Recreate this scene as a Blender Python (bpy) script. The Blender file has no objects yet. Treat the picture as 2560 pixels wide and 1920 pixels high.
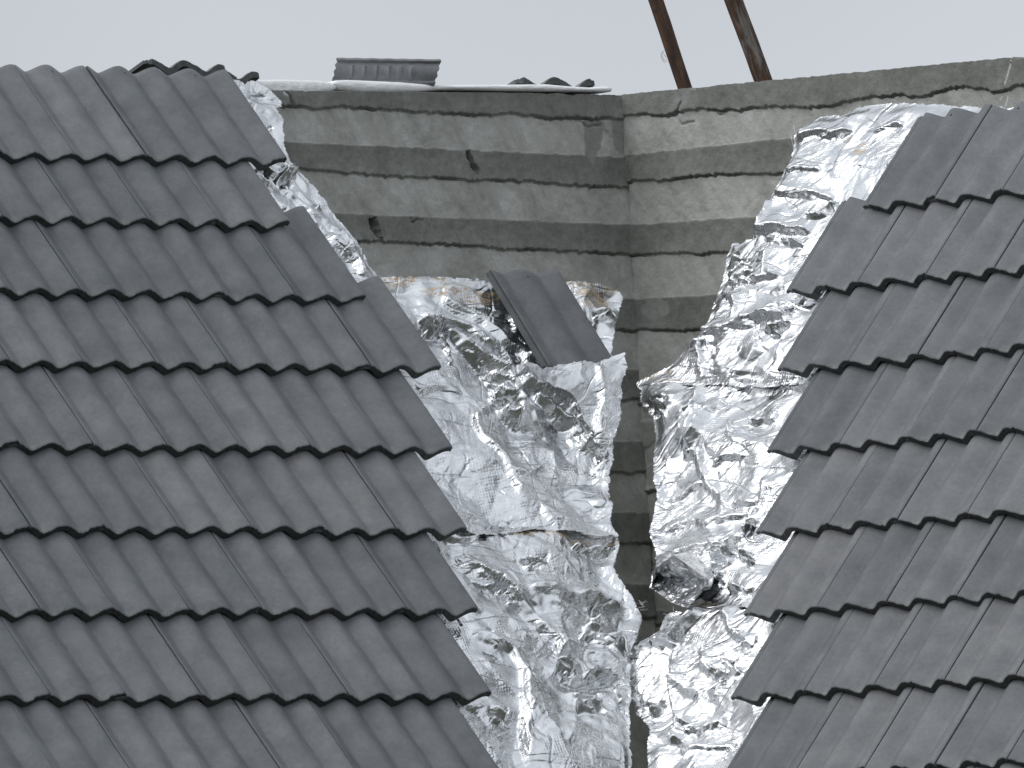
import bpy, math, random
import numpy as np
from mathutils import Matrix, Vector

# ---------------------------------------------------------------- camera
S = bpy.context.scene
COL = S.collection
CAMZ = 1.7
F = 36061.3                 # focal length in pixels of a 2560 px wide frame
EL, ROLL = 0.0568781, 0.0379792
f_ = np.array([0, math.cos(EL), math.sin(EL)])
r_ = np.array([1.0, 0, 0])
d_ = np.cross(f_, r_)
cr, sr = math.cos(ROLL), math.sin(ROLL)
M = np.array([cr * r_ + sr * d_, -sr * r_ + cr * d_, f_])     # right, down, forward
CAM = np.array([0, 0, CAMZ])
cd = bpy.data.cameras.new("camera")
cam = bpy.data.objects.new("camera", cd)
COL.objects.link(cam)
cd.sensor_width = 36.0
cd.lens = F / 2560 * 36.0
cd.clip_start = 0.5
cd.clip_end = 3000
R3 = np.stack([M[0], -M[1], -M[2]], axis=1)
mw = Matrix.Identity(4)
for i in range(3):
    for j in range(3):
        mw[i][j] = R3[i, j]
mw[0][3], mw[1][3], mw[2][3] = CAM
cam.matrix_world = mw
S.camera = cam

# ---------------------------------------------------------------- world and sun
SUN_EL, SUN_ROT = math.radians(52), math.radians(-112)
w = bpy.data.worlds.new("World")
S.world = w
w.use_nodes = True
nt = w.node_tree
nt.nodes.clear()
N = nt.nodes.new
out = N("ShaderNodeOutputWorld")
bg1, bg2, add = N("ShaderNodeBackground"), N("ShaderNodeBackground"), N("ShaderNodeAddShader")
sky = N("ShaderNodeTexSky")
sky.sky_type = 'NISHITA'
sky.sun_disc = False
sky.sun_elevation = SUN_EL
sky.sun_rotation = SUN_ROT
sky.air_density = 1.0
sky.dust_density = 4.0
hs = N("ShaderNodeHueSaturation")
hs.inputs['Saturation'].default_value = 0.35
nt.links.new(sky.outputs[0], hs.inputs['Color'])
nt.links.new(hs.outputs[0], bg1.inputs[0])
bg1.inputs[1].default_value = 0.008
# the cloud layer: even and white, brighter overhead than at the horizon
tc, sx, mr = N("ShaderNodeTexCoord"), N("ShaderNodeSeparateXYZ"), N("ShaderNodeMapRange")
nt.links.new(tc.outputs['Generated'], sx.inputs[0])
nt.links.new(sx.outputs[2], mr.inputs[0])
mr.inputs[1].default_value, mr.inputs[2].default_value = 0.0, 1.0
mr.inputs[3].default_value, mr.inputs[4].default_value = 0.0, 1.0
mx = N("ShaderNodeMix")
mx.data_type = 'RGBA'
nt.links.new(mr.outputs[0], mx.inputs[0])
mx.inputs[6].default_value = (0.545, 0.58, 0.625, 1)
mx.inputs[7].default_value = (0.78, 0.82, 0.87, 1)
cn, cm = N("ShaderNodeTexNoise"), N("ShaderNodeMix")
cn.inputs['Scale'].default_value = 3.0
cn.inputs['Detail'].default_value = 3
nt.links.new(tc.outputs['Generated'], cn.inputs['Vector'])
cm.data_type = 'RGBA'
cm.blend_type = 'MULTIPLY'
cm.inputs[0].default_value = 1.0
cr1 = N("ShaderNodeValToRGB")
cr1.color_ramp.elements[0].position, cr1.color_ramp.elements[1].position = 0.36, 0.64
cr1.color_ramp.elements[0].color = (0.62, 0.63, 0.65, 1)
cr1.color_ramp.elements[1].color = (1.28, 1.27, 1.26, 1)
nt.links.new(cn.outputs[0], cr1.inputs[0])
nt.links.new(mx.outputs[2], cm.inputs[6])
nt.links.new(cr1.outputs[0], cm.inputs[7])
nt.links.new(cm.outputs[2], bg2.inputs[0])
# the cloud is thinner, so brighter, on the sun's side of the sky
gr = N("ShaderNodeMapRange")
dp = N("ShaderNodeVectorMath")
dp.operation = 'DOT_PRODUCT'
nt.links.new(tc.outputs['Generated'], dp.inputs[0])
dp.inputs[1].default_value = (-0.62, -0.65, 0.42)
nt.links.new(dp.outputs['Value'], gr.inputs[0])
gr.inputs[1].default_value, gr.inputs[2].default_value = -0.2, 1.0
gr.inputs[3].default_value, gr.inputs[4].default_value = 1.0, 1.5
nt.links.new(gr.outputs[0], bg2.inputs[1])
nt.links.new(bg1.outputs[0], add.inputs[0])
nt.links.new(bg2.outputs[0], add.inputs[1])
nt.links.new(add.outputs[0], out.inputs[0])

sl = bpy.data.lights.new("sun", 'SUN')
sl.energy = 1.15
sl.angle = math.radians(45)
sl.color = (1.0, 0.97, 0.93)
so = bpy.data.objects.new("sun", sl)
COL.objects.link(so)
# the brighter part of the cloud: high, to the left and towards the camera
sd = Vector((math.cos(SUN_EL) * math.sin(SUN_ROT), math.cos(SUN_EL) * math.cos(SUN_ROT), math.sin(SUN_EL)))
so.rotation_euler = sd.to_track_quat('Z', 'Y').to_euler()

S.view_settings.view_transform = 'Standard'
S.view_settings.look = 'None'
S.view_settings.exposure = 0.0
S.view_settings.gamma = 1.0
S.view_settings.use_curve_mapping = False

# ---------------------------------------------------------------- geometry of the place
def ray(x, y):
    d = M.T @ np.array([(x - 1280) / F, (y - 960) / F, 1.0])
    return d / np.linalg.norm(d)

def frame(yaw, p):
    u = np.array([math.cos(yaw), math.sin(yaw), 0])
    h = np.array([math.sin(yaw), -math.cos(yaw), 0])
    d = math.cos(p) * h - np.array([0, 0, math.sin(p)])
    n = np.cross(d, u)
    if n[2] < 0:
        n = -n
    return u, d, n

class Plane:
    """local x = across, local y = down the slope, local z = outward"""
    def __init__(s, O, u, d, n):
        s.O, s.u, s.d, s.n = O, u, d, n
    def hit(s, x, y, off=0.0):
        rr = ray(x, y)
        return CAM + rr * (((s.O + s.n * off - CAM) @ s.n) / (rr @ s.n))
    def st(s, x, y, off=0.0):
        q = s.hit(x, y, off) - s.O
        return np.array([q @ s.u, q @ s.d])
    def mat(s, x=0, y=0, z=0, rz=0.0, rx=0.0, ry=0.0):
        m = Matrix.Identity(4)
        P = s.O + s.u * x + s.d * y + s.n * z
        # blender axes of the local frame: X=u, Y=-d (up the slope), Z=n
        for i in range(3):
            m[i][0], m[i][1], m[i][2], m[i][3] = s.u[i], -s.d[i], s.n[i], P[i]
        return m @ Matrix.Rotation(rz, 4, 'Z') @ Matrix.Rotation(rx, 4, 'X') @ Matrix.Rotation(ry, 4, 'Y')

A_, B_, PL, PR = 0.73511991, 0.78813639, 0.90866910, 0.89598912
G, W = 0.3340474, 0.15
OLv = np.array([-0.8696340, 46.4935998, 3.7118551 + CAMZ])
ORv = np.array([1.2739790, 46.5170493, 3.4180679 + CAMZ])
uL, dL, nL = frame(A_, PL)
uR, dR, nR = frame(-B_, PR)
LP, RP = Plane(OLv, uL, dL, nL), Plane(ORv, uR, dR, nR)
tL = {1: .07174, 2: .01583, 3: -.0040, 4: -.0380, 5: -.0246, 6: -.0126, 7: -.00997, 8: .0017, 9: .006}
tR = {1: -.02904, 2: -.02433, 3: -.01762, 4: .0029, 5: .01467, 6: .02096, 7: .03246, 8: .036, 9: .038}
sL = {1: .0083, 2: .0086, 3: .0012, 4: -.0047, 5: -.0076, 6: -.0031, 7: -.0018, 8: -.0008, 9: 0}
sR = {1: .0029, 2: .0014, 3: .0048, 4: .005, 5: .0035, 6: -.0034, 7: -.0141, 8: -.018, 9: -.02}
eL = {1: 0, 2: -1, 3: 0, 4: 1, 5: 0, 6: -1, 7: -2, 8: -3, 9: -4}
eR = {1: 0, 2: -1, 3: 0, 4: 1, 5: 2, 6: 3, 7: 4, 8: 5, 9: 6}

# walls: planes with the same corner line
WYL, WYR = A_ - 0.032, -B_ + 0.044
cdn = np.array([0.0379, 0, -1.0]); cdn /= np.linalg.norm(cdn)
def wall_plane(yaw, P):
    u = np.array([math.cos(yaw), math.sin(yaw), 0])
    n = np.cross(cdn, u)
    if n[1] > 0:
        n = -n
    n /= np.linalg.norm(n)
    return Plane(P, u, cdn, n)
q0 = LP.hit(700, 250) + f_ * 0.30
WLp = wall_plane(WYL, q0)
corner = WLp.hit(1550, 235)
WLp = wall_plane(WYL, corner)
WRp = wall_plane(WYR, corner)

# ---------------------------------------------------------------- helpers
def mat_new(name):
    m = bpy.data.materials.new(name)
    m.use_nodes = True
    t = m.node_tree
    b = t.nodes['Principled BSDF']
    return m, t, b

def nd(t, typ, **kw):
    n = t.nodes.new(typ)
    for k, v in kw.items():
        if hasattr(n, k):
            setattr(n, k, v)
        else:
            n.inputs[k].default_value = v
    return n

def ramp(t, src, stops):
    r = t.nodes.new("ShaderNodeValToRGB")
    e = r.color_ramp.elements
    while len(e) > 1:
        e.remove(e[0])
    e[0].position = stops[0][0]
    e[0].color = (*stops[0][1], 1)
    for p, c in stops[1:]:
        x = e.new(p)
        x.color = (*c, 1)
    t.links.new(src, r.inputs[0])
    return r.outputs[0]

def mixc(t, fac, a, b, mode='MIX'):
    m = t.nodes.new("ShaderNodeMix")
    m.data_type = 'RGBA'
    m.blend_type = mode
    for s, v in ((0, fac), (6, a), (7, b)):
        if isinstance(v, (int, float)):
            m.inputs[s].default_value = v
        elif isinstance(v, tuple):
            m.inputs[s].default_value = (*v, 1)
        else:
            t.links.new(v, m.inputs[s])
    return m.outputs[2]

def mathn(t, op, a, b=None, clamp=False):
    m = t.nodes.new("ShaderNodeMath")
    m.operation = op
    m.use_clamp = clamp
    for i, v in enumerate((a, b)):
        if v is None:
            continue
        if isinstance(v, (int, float)):
            m.inputs[i].default_value = v
        else:
            t.links.new(v, m.inputs[i])
    return m.outputs[0]

def noise(t, vec, scale, detail=4, rough=.55, dist=0):
    n = nd(t, "ShaderNodeTexNoise")
    n.inputs['Scale'].default_value = scale
    n.inputs['Detail'].default_value = detail
    n.inputs['Roughness'].default_value = rough
    n.inputs['Distortion'].default_value = dist
    if vec is not None:
        t.links.new(vec, n.inputs['Vector'])
    return n.outputs[0]

def mapping(t, vec, scale=(1, 1, 1), rot=(0, 0, 0)):
    m = nd(t, "ShaderNodeMapping")
    m.inputs['Scale'].default_value = scale
    m.inputs['Rotation'].default_value = rot
    t.links.new(vec, m.inputs['Vector'])
    return m.outputs[0]

def bump(t, h, strength, dist, prev=None):  # returns the normal socket
    b = nd(t, "ShaderNodeBump")
    b.inputs['Strength'].default_value = strength
    b.inputs['Distance'].default_value = dist
    t.links.new(h, b.inputs['Height'])
    if prev is not None:
        t.links.new(prev, b.inputs['Normal'])
    return b.outputs[0]

def mesh_obj(name, verts, faces, mat, matrix=None, parent=None, smooth=True, attrs=None):
    me = bpy.data.meshes.new(name)
    verts = np.asarray(verts, dtype=np.float32)
    if isinstance(faces, np.ndarray):
        nf, k = faces.shape
        me.vertices.add(len(verts))
        me.vertices.foreach_set('co', verts.ravel())
        me.loops.add(nf * k)
        me.loops.foreach_set('vertex_index', faces.astype(np.int32).ravel())
        me.polygons.add(nf)
        me.polygons.foreach_set('loop_start', np.arange(0, nf * k, k, dtype=np.int32))
        me.update(calc_edges=True)
    else:
        me.from_pydata([tuple(map(float, v)) for v in verts], [], faces)
    if smooth is True:
        me.polygons.foreach_set('use_smooth', np.ones(len(me.polygons), dtype=bool))
    elif isinstance(smooth, np.ndarray):
        me.polygons.foreach_set('use_smooth', smooth)
    for k, a in (attrs or {}).items():
        at = me.attributes.new(k, 'FLOAT', 'POINT')
        at.data.foreach_set('value', np.asarray(a, dtype=np.float32))
    me.update()
    if mat:
        me.materials.append(mat)
    o = bpy.data.objects.new(name, me)
    COL.objects.link(o)
    if matrix is not None:
        o.matrix_world = matrix
    if parent is not None:
        o.parent = parent
    return o

def tag(o, label=None, cat=None, group=None, kind=None):
    if label and not kind:
        kind = 'thing'
    for k, v in (('label', label), ('category', cat), ('group', group), ('kind', kind)):
        if v:
            o[k] = v
    return o

ORD = ["", "first", "second", "third", "fourth", "fifth", "sixth", "seventh", "eighth", "ninth", "tenth", "eleventh", "twelfth"]

# noise in numpy
RT = np.random.RandomState(7).rand(8, 512, 512).astype(np.float64) * 2 - 1
def vnoise(x, y, k=0):
    xi, yi = np.floor(x).astype(int), np.floor(y).astype(int)
    fx, fy = x - xi, y - yi
    fx = fx * fx * (3 - 2 * fx); fy = fy * fy * (3 - 2 * fy)
    T = RT[k % 8]
    g = lambda a, b: T[(a + 37 * k) % 512, (b + 91 * k) % 512]
    return (g(xi, yi) * (1 - fx) + g(xi + 1, yi) * fx) * (1 - fy) + (g(xi, yi + 1) * (1 - fx) + g(xi + 1, yi + 1) * fx) * fy
def fbm(x, y, k=0, o=4):
    r, a = 0, 1
    for i in range(o):
        r = r + a * vnoise(x * 2 ** i, y * 2 ** i, k + i)
        a *= .5
    return r
def facet(x, y, k=0):
    """piecewise-flat noise: flat triangular facets meeting at sharp creases"""
    s = (x + y) * 0.366
    x, y = x + s, y + s
    xi, yi = np.floor(x).astype(int), np.floor(y).astype(int)
    fx, fy = x - xi, y - yi
    T = RT[k % 8]
    g = lambda a, b: T[(a + 53 * k) % 512, (b + 17 * k) % 512]
    a, b, c, d = g(xi, yi), g(xi + 1, yi), g(xi, yi + 1), g(xi + 1, yi + 1)
    return np.where(fx > fy, a * (1 - fx) + b * (fx - fy) + d * fy, a * (1 - fy) + c * (fy - fx) + d * fx)
def sstep(a, b, x):
    t = np.clip((x - a) / (b - a), 0, 1)
    return t * t * (3 - 2 * t)

# ---------------------------------------------------------------- materials
def make_tile_material(dark=1.0, name="tile_concrete"):
    m, t, b = mat_new(name)
    tc = nd(t, "ShaderNodeTexCoord")
    oi = nd(t, "ShaderNodeObjectInfo")
    va = nd(t, "ShaderNodeVectorMath", operation='ADD')
    t.links.new(tc.outputs['Object'], va.inputs[0])
    vs = nd(t, "ShaderNodeVectorMath", operation='SCALE')
    cx = nd(t, "ShaderNodeCombineXYZ")
    t.links.new(oi.outputs['Random'], cx.inputs[0])
    t.links.new(oi.outputs['Random'], cx.inputs[2])
    t.links.new(cx.outputs[0], vs.inputs[0])
    vs.inputs['Scale'].default_value = 90
    t.links.new(vs.outputs[0], va.inputs[1])
    V = va.outputs[0]
    # each tile left the works in its own shade
    base = ramp(t, oi.outputs['Random'], [(0.0, (.132 * dark, .140 * dark, .148 * dark)), (.35, (.148 * dark, .156 * dark, .164 * dark)),
                                          (.65, (.162 * dark, .167 * dark, .175 * dark)), (1.0, (.180 * dark, .182 * dark, .190 * dark))])
    big = noise(t, V, 9, 3)
    base = mixc(t, 1.0, base, ramp(t, big, [(.3, (.80, .81, .82)), (.7, (1.17, 1.165, 1.16))]), 'MULTIPLY')
    mid = noise(t, V, 60, 4, .65)
    base = mixc(t, 1.0, base, ramp(t, mid, [(.3, (.88, .90, .90)), (.72, (1.10, 1.08, 1.08))]), 'MULTIPLY')
    fine = noise(t, V, 700, 2, .7)
    base = mixc(t, 1.0, base, ramp(t, fine, [(.32, (.72, .74, .74)), (.68, (1.24, 1.23, 1.22))]), 'MULTIPLY')
    # faint pale bloom near the lower lip
    sp = nd(t, "ShaderNodeSeparateXYZ")
    t.links.new(tc.outputs['Object'], sp.inputs[0])
    lip = nd(t, "ShaderNodeMapRange")
    t.links.new(sp.outputs[1], lip.inputs[0])
    lip.inputs[1].default_value, lip.inputs[2].default_value = 0.035, 0.0
    low = nd(t, "ShaderNodeMapRange")
    t.links.new(sp.outputs[2], low.inputs[0])
    low.inputs[1].default_value, low.inputs[2].default_value = -0.018, -0.034
    ln = noise(t, V, 110, 4, .7)
    lf = mathn(t, 'MULTIPLY', mathn(t, 'MULTIPLY', lip.outputs[0], low.outputs[0], True), ramp(t, ln, [(.38, (0, 0, 0)), (.62, (.55, .55, .55))]), True)
    base = mixc(t, lf, base, (.30, .33, .30))
    # sparse specks of grit
    vo = nd(t, "ShaderNodeTexVoronoi")
    vo.inputs['Scale'].default_value = 42
    t.links.new(V, vo.inputs['Vector'])
    sp1 = mathn(t, 'LESS_THAN', vo.outputs['Distance'], .045)
    base = mixc(t, mathn(t, 'MULTIPLY', sp1, .6), base, (.03, .03, .03))
    # nail hole near the head, on one crest
    for hx in (-0.150,):
        dx = mathn(t, 'SUBTRACT', sp.outputs[0], hx)
        dy = mathn(t, 'SUBTRACT', sp.outputs[1], 0.385)
        d2 = mathn(t, 'SQRT', mathn(t, 'ADD', mathn(t, 'MULTIPLY', dx, dx), mathn(t, 'MULTIPLY', dy, dy)))
        base = mixc(t, mathn(t, 'LESS_THAN', d2, .0042), base, (.012, .012, .012))
    at = nd(t, "ShaderNodeAttribute", attribute_name='front')  # front, underside, sides and lap channel darkened: shade put into the colour
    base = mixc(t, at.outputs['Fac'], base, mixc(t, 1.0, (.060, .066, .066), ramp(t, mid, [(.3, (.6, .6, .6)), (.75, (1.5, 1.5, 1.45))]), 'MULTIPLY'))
    t.links.new(base, b.inputs['Base Color'])
    b.inputs['Roughness'].default_value = .62
    b.inputs['Specular IOR Level'].default_value = .35
    nb = bump(t, fine, .35, .0012)
    nb = bump(t, mid, .25, .002, nb)
    t.links.new(nb, b.inputs['Normal'])
    return m
M_TILE = make_tile_material()
M_RAW = make_tile_material(1.15, "tile_underside")

def make_foil_material():
    m, t, b = mat_new("aluminium_foil")
    tc = nd(t, "ShaderNodeTexCoord")
    V = tc.outputs['Object']
    at = nd(t, "ShaderNodeAttribute", attribute_name='stain')
    dt = nd(t, "ShaderNodeAttribute", attribute_name='dark_facet')  # mask of facets tilted to mirror dark; bumps are eased there
    b.inputs['Metallic'].default_value = 1.0
    big = noise(t, V, 14, 4, .6)
    base = ramp(t, big, [(.3, (.63, .645, .66)), (.7, (.77, .78, .795))])
    t.links.new(base, b.inputs['Base Color'])
    rg = mathn(t, 'ADD', ramp(t, noise(t, V, 22, 3, .6), [(.35, (.0, .0, .0)), (.7, (.14, .14, .14))]), .20)
    t.links.new(rg, b.inputs['Roughness'])
    # woven scrim under the foil
    w1 = nd(t, "ShaderNodeTexWave", wave_type='BANDS', bands_direction='X')
    w1.inputs['Scale'].default_value = 95
    w1.inputs['Distortion'].default_value = 1.2
    w2 = nd(t, "ShaderNodeTexWave", wave_type='BANDS', bands_direction='Y')
    w2.inputs['Scale'].default_value = 95
    w2.inputs['Distortion'].default_value = 1.2
    for w_ in (w1, w2):
        t.links.new(V, w_.inputs['Vector'])
    weave = mathn(t, 'ADD', w1.outputs['Fac'], w2.outputs['Fac'])
    wm = mathn(t, 'MULTIPLY', weave, ramp(t, noise(t, V, 9, 2), [(.42, (0, 0, 0)), (.6, (1, 1, 1))]))
    nb = bump(t, wm, .22, .0009)
    # crumpled patches alternate with nearly flat sheet
    area = ramp(t, noise(t, V, 5.5, 3, .55), [(.44, (.10, .10, .10)), (.60, (1, 1, 1))])
    area = mathn(t, 'MULTIPLY', area, mathn(t, 'SUBTRACT', 1.0, mathn(t, 'MULTIPLY', dt.outputs['Fac'], .65)))
    def mbump(h, st, ds, nb):
        o_ = bump(t, h, 1.0, ds, nb)
        t.links.new(mathn(t, 'MULTIPLY', area, st), o_.node.inputs['Strength'])
        return o_
    for sc, st, ds, mp, an in ((13, .50, .012, (1, .40, 1), .5), (23, .50, .009, (.35, 1, 1), -.35), (52, .34, .0040, (1, .45, 1), .9)):
        n_ = noise(t, mapping(t, mapping(t, V, (1, 1, 1), (0, 0, an)), mp), sc, 3, .5, .6)
        nb = mbump(mathn(t, 'ABSOLUTE', mathn(t, 'SUBTRACT', n_, .5)), st, ds * 3, nb)
    # long pinched creases with flat sheet between them
    for sc, mp, an, wd, ds, st in ((5, (1, .25, 1), .62, .020, .0040, .6), (6, (.25, 1, 1), .15, .018, .0034, .6)):
        n_ = noise(t, mapping(t, mapping(t, V, (1, 1, 1), (0, 0, an)), mp), sc, 2, .5, .2)
        cr_ = mathn(t, 'MINIMUM', mathn(t, 'DIVIDE', mathn(t, 'ABSOLUTE', mathn(t, 'SUBTRACT', n_, .5)), wd), 1.0)
        nb = bump(t, cr_, st, ds, nb)
    # soft dents everywhere
    nb = bump(t, noise(t, V, 16, 2, .5), .35, .012, nb)
    # the reinforcing threads print through in places
    for ax, an in (('X', .12), ('Y', -.08)):
        w3 = nd(t, "ShaderNodeTexWave", wave_type='BANDS', bands_direction=ax)
        w3.inputs['Scale'].default_value = 30
        w3.inputs['Distortion'].default_value = 2.5
        w3.inputs['Detail'].default_value = 3
        w3.inputs['Detail Scale'].default_value = 2.5
        t.links.new(mapping(t, V, (1, 1, 1), (0, 0, an)), w3.inputs['Vector'])
        hm = mathn(t, 'MULTIPLY', w3.outputs['Fac'], ramp(t, noise(t, V, 7, 3), [(.48, (0, 0, 0)), (.62, (1, 1, 1))]))
        nb = bump(t, hm, .25, .0020, nb)
    t.links.new(nb, b.inputs['Normal'])
    # adhesive and dirt stains
    d = nd(t, "ShaderNodeBsdfPrincipled")
    sn = noise(t, V, 60, 5, .7, 1.5)
    t.links.new(ramp(t, sn, [(.3, (.42, .23, .10)), (.55, (.50, .36, .20)), (.75, (.62, .52, .38))]), d.inputs['Base Color'])
    d.inputs['Roughness'].default_value = .7
    t.links.new(nb, d.inputs['Normal'])
    k = mathn(t, 'MULTIPLY', at.outputs['Fac'], ramp(t, noise(t, mapping(t, V, (1, 2.6, 1), (0, 0, .25)), 38, 4, .7, 1.0), [(.48, (0, 0, 0)), (.60, (1, 1, 1))]), True)
    mx = nd(t, "ShaderNodeMixShader")
    t.links.new(k, mx.inputs[0])
    t.links.new(b.outputs[0], mx.inputs[1])
    t.links.new(d.outputs[0], mx.inputs[2])
    o = t.nodes['Material Output']
    t.links.new(mx.outputs[0], o.inputs['Surface'])
    return m
M_FOIL = make_foil_material()

def make_wall_material():
    m, t, b = mat_new("block_wall_concrete")
    tc = nd(t, "ShaderNodeTexCoord")
    V = tc.outputs['Object']
    band = nd(t, "ShaderNodeAttribute", attribute_name='band')
    pal = nd(t, "ShaderNodeAttribute", attribute_name='paint')
    n1 = noise(t, V, 5, 5, .6)
    n2 = noise(t, V, 34, 5, .7)
    n3 = noise(t, V, 260, 3, .7)
    # diagonal smears left by the trowel
    sm = noise(t, mapping(t, mapping(t, V, (1, 1, 1), (0, 0, -.6)), (4.5, 1.2, 1)), 3.2, 5, .62, .4)
    dark = ramp(t, n1, [(.3, (.180, .182, .169)), (.6, (.230, .234, .220)), (.8, (.285, .292, .285))])
    dark = mixc(t, 1.0, dark, ramp(t, n2, [(.3, (.78, .78, .76)), (.7, (1.18, 1.18, 1.18))]), 'MULTIPLY')
    light = ramp(t, n1, [(.3, (.41, .41, .388)), (.55, (.50, .50, .478)), (.8, (.57, .575, .565))])
    light = mixc(t, 1.0, light, ramp(t, sm, [(.30, (.74, .74, .73)), (.48, (.96, .96, .955)), (.72, (1.12, 1.12, 1.13))]), 'MULTIPLY')
    light = mixc(t, 1.0, light, ramp(t, n2, [(.3, (.86, .86, .85)), (.7, (1.10, 1.10, 1.10))]), 'MULTIPLY')
    wn = noise(t, V, 11, 4, .7, .6)
    light = mixc(t, ramp(t, wn, [(.62, (0, 0, 0)), (.74, (.55, .55, .55))]), light, (.46, .48, .48))
    base = mixc(t, band.outputs['Fac'], light, dark)
    base = mixc(t, 1.0, base, ramp(t, n3, [(.3, (.88, .88, .88)), (.7, (1.10, 1.10, 1.10))]), 'MULTIPLY')
    base = mixc(t, pal.outputs['Fac'], base, (.72, .73, .66))
    t.links.new(base, b.inputs['Base Color'])
    b.inputs['Roughness'].default_value = .92
    b.inputs['Specular IOR Level'].default_value = .2
    nb = bump(t, n3, .6, .002)
    nb = bump(t, n2, .6, .006, nb)
    t.links.new(nb, b.inputs['Normal'])
    return m
M_WALL = make_wall_material()

def make_membrane_material():
    m, t, b = mat_new("white_membrane")
    tc = nd(t, "ShaderNodeTexCoord")
    n = noise(t, tc.outputs['Object'], 24, 5, .6)
    t.links.new(ramp(t, n, [(.3, (.76, .77, .78)), (.7, (.86, .865, .87))]), b.inputs['Base Color'])
    b.inputs['Roughness'].default_value = .6
    t.links.new(bump(t, mathn(t, 'ABSOLUTE', mathn(t, 'SUBTRACT', noise(t, mapping(t, tc.outputs['Object'], (.5, 1, 2)), 14, 4, .6), .5)), .6, .016), b.inputs['Normal'])
    return m
M_MEM = make_membrane_material()

def make_wood_material(grey, name):
    m, t, b = mat_new(name)
    tc = nd(t, "ShaderNodeTexCoord")
    V = mapping(t, tc.outputs['Object'], (1, 1, .12))
    n = noise(t, V, 55, 5, .65)
    n2 = noise(t, mapping(t, tc.outputs['Object'], (1, 1, .25)), 22, 4, .6, .5)
    base = ramp(t, n, [(.3, (.030, .017, .012)), (.5, (.082, .044, .027)), (.72, (.165, .098, .056))])
    if grey:
        base = mixc(t, ramp(t, n2, [(.50, (0, 0, 0)), (.60, (1, 1, 1))]), base, ramp(t, n, [(.3, (.12, .11, .095)), (.7, (.26, .245, .225))]))
    else:
        base = mixc(t, ramp(t, n2, [(.52, (0, 0, 0)), (.64, (1, 1, 1))]), base, (.028, .018, .016))
    t.links.new(base, b.inputs['Base Color'])
    b.inputs['Roughness'].default_value = .75
    t.links.new(bump(t, n, .7, .004), b.inputs['Normal'])
    return m

def make_ground_material():
    m, t, b = mat_new("ground_soil")
    tc = nd(t, "ShaderNodeTexCoord")
    n = noise(t, tc.outputs['Object'], .35, 6, .65)
    t.links.new(ramp(t, n, [(.35, (.025, .032, .016)), (.55, (.05, .052, .034)), (.75, (.10, .088, .068))]), b.inputs['Base Color'])
    b.inputs['Roughness'].default_value = .95
    return m

# ---------------------------------------------------------------- ground
gs = 2500.0
g = mesh_obj("ground", [(-gs, -gs, 0), (gs, -gs, 0), (gs, gs, 0), (-gs, gs, 0)], [(0, 1, 2, 3)], make_ground_material(), smooth=False)
tag(g, kind='structure')

# made-up, unseen hill ring added behind the camera to darken the foil's reflections
V, Fc = [], []
nh = 160
for i in range(nh + 1):
    az = math.radians(75 + 210 * i / nh)          # from the right, round behind the camera, to the left
    hgt = 42 + 9 * math.sin(az * 5) + 6 * math.sin(az * 13 + 1) + 2.5 * math.sin(az * 41)
    for rr_, zz0 in ((150, -1), (170, hgt * .55), (200, hgt), (260, hgt * .6), (300, -1)):
        V.append((rr_ * math.sin(az), rr_ * math.cos(az), zz0))
for i in range(nh):
    for j in range(4):
        a = i * 5 + j
        Fc.append((a, a + 1, a + 6, a + 5))
mh, th_, bh = mat_new("added_hill")
th_.links.new(ramp(th_, noise(th_, nd(th_, "ShaderNodeTexCoord").outputs['Object'], .12, 5, .7), [(.35, (.018, .028, .012)), (.65, (.055, .075, .035))]), bh.inputs['Base Color'])
bh.inputs['Roughness'].default_value = .95
tag(mesh_obj("added_hills", V, Fc, mh), kind='structure')

# ---------------------------------------------------------------- block walls
STEP = .0042
def dist_poly(px, py, pts):
    """distance to and signed side of an open polyline; also the position along it 0..1"""
    best = np.full(px.shape, 1e9); side = np.zeros(px.shape); al = np.zeros(px.shape)
    pts = np.asarray(pts)
    L = np.r_[0, np.cumsum(np.hypot(*(pts[1:] - pts[:-1]).T))]
    for i in range(len(pts) - 1):
        a, b = pts[i], pts[i + 1]
        ab = b - a
        l2 = ab @ ab
        tt = np.clip(((px - a[0]) * ab[0] + (py - a[1]) * ab[1]) / l2, 0, 1)
        dx, dy = px - a[0] - tt * ab[0], py - a[1] - tt * ab[1]
        dd = np.hypot(dx, dy)
        cr_ = ab[0] * (py - a[1]) - ab[1] * (px - a[0])
        mk = dd < best
        best = np.where(mk, dd, best)
        side = np.where(mk, np.sign(cr_), side)
        al = np.where(mk, (L[i] + tt * math.sqrt(l2)) / L[-1], al)
    return best, side, al

def inside(px, py, poly):
    r = np.zeros(px.shape, bool)
    n = len(poly)
    for i in range(n):
        x1, y1 = poly[i]; x2, y2 = poly[(i + 1) % n]
        c = ((y1 > py) != (y2 > py)) & (px < (x2 - x1) * (py - y1) / ((y2 - y1) if y2 != y1 else 1e-12) + x1)
        r ^= c
    return r

def grid_faces(nx, ny, keep=None):
    i, j = np.meshgrid(np.arange(nx - 1), np.arange(ny - 1), indexing='ij')
    a = (i * ny + j).ravel()
    f = np.stack([a, a + 1, a + ny + 1, a + ny], 1)
    if keep is not None:
        f = f[keep.ravel()]
    return f

def compact(v, f, attrs):
    used = np.unique(f)
    mp = -np.ones(len(v), int)
    mp[used] = np.arange(len(used))
    return v[used], mp[f], {k: a[used] for k, a in attrs.items()}

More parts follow.
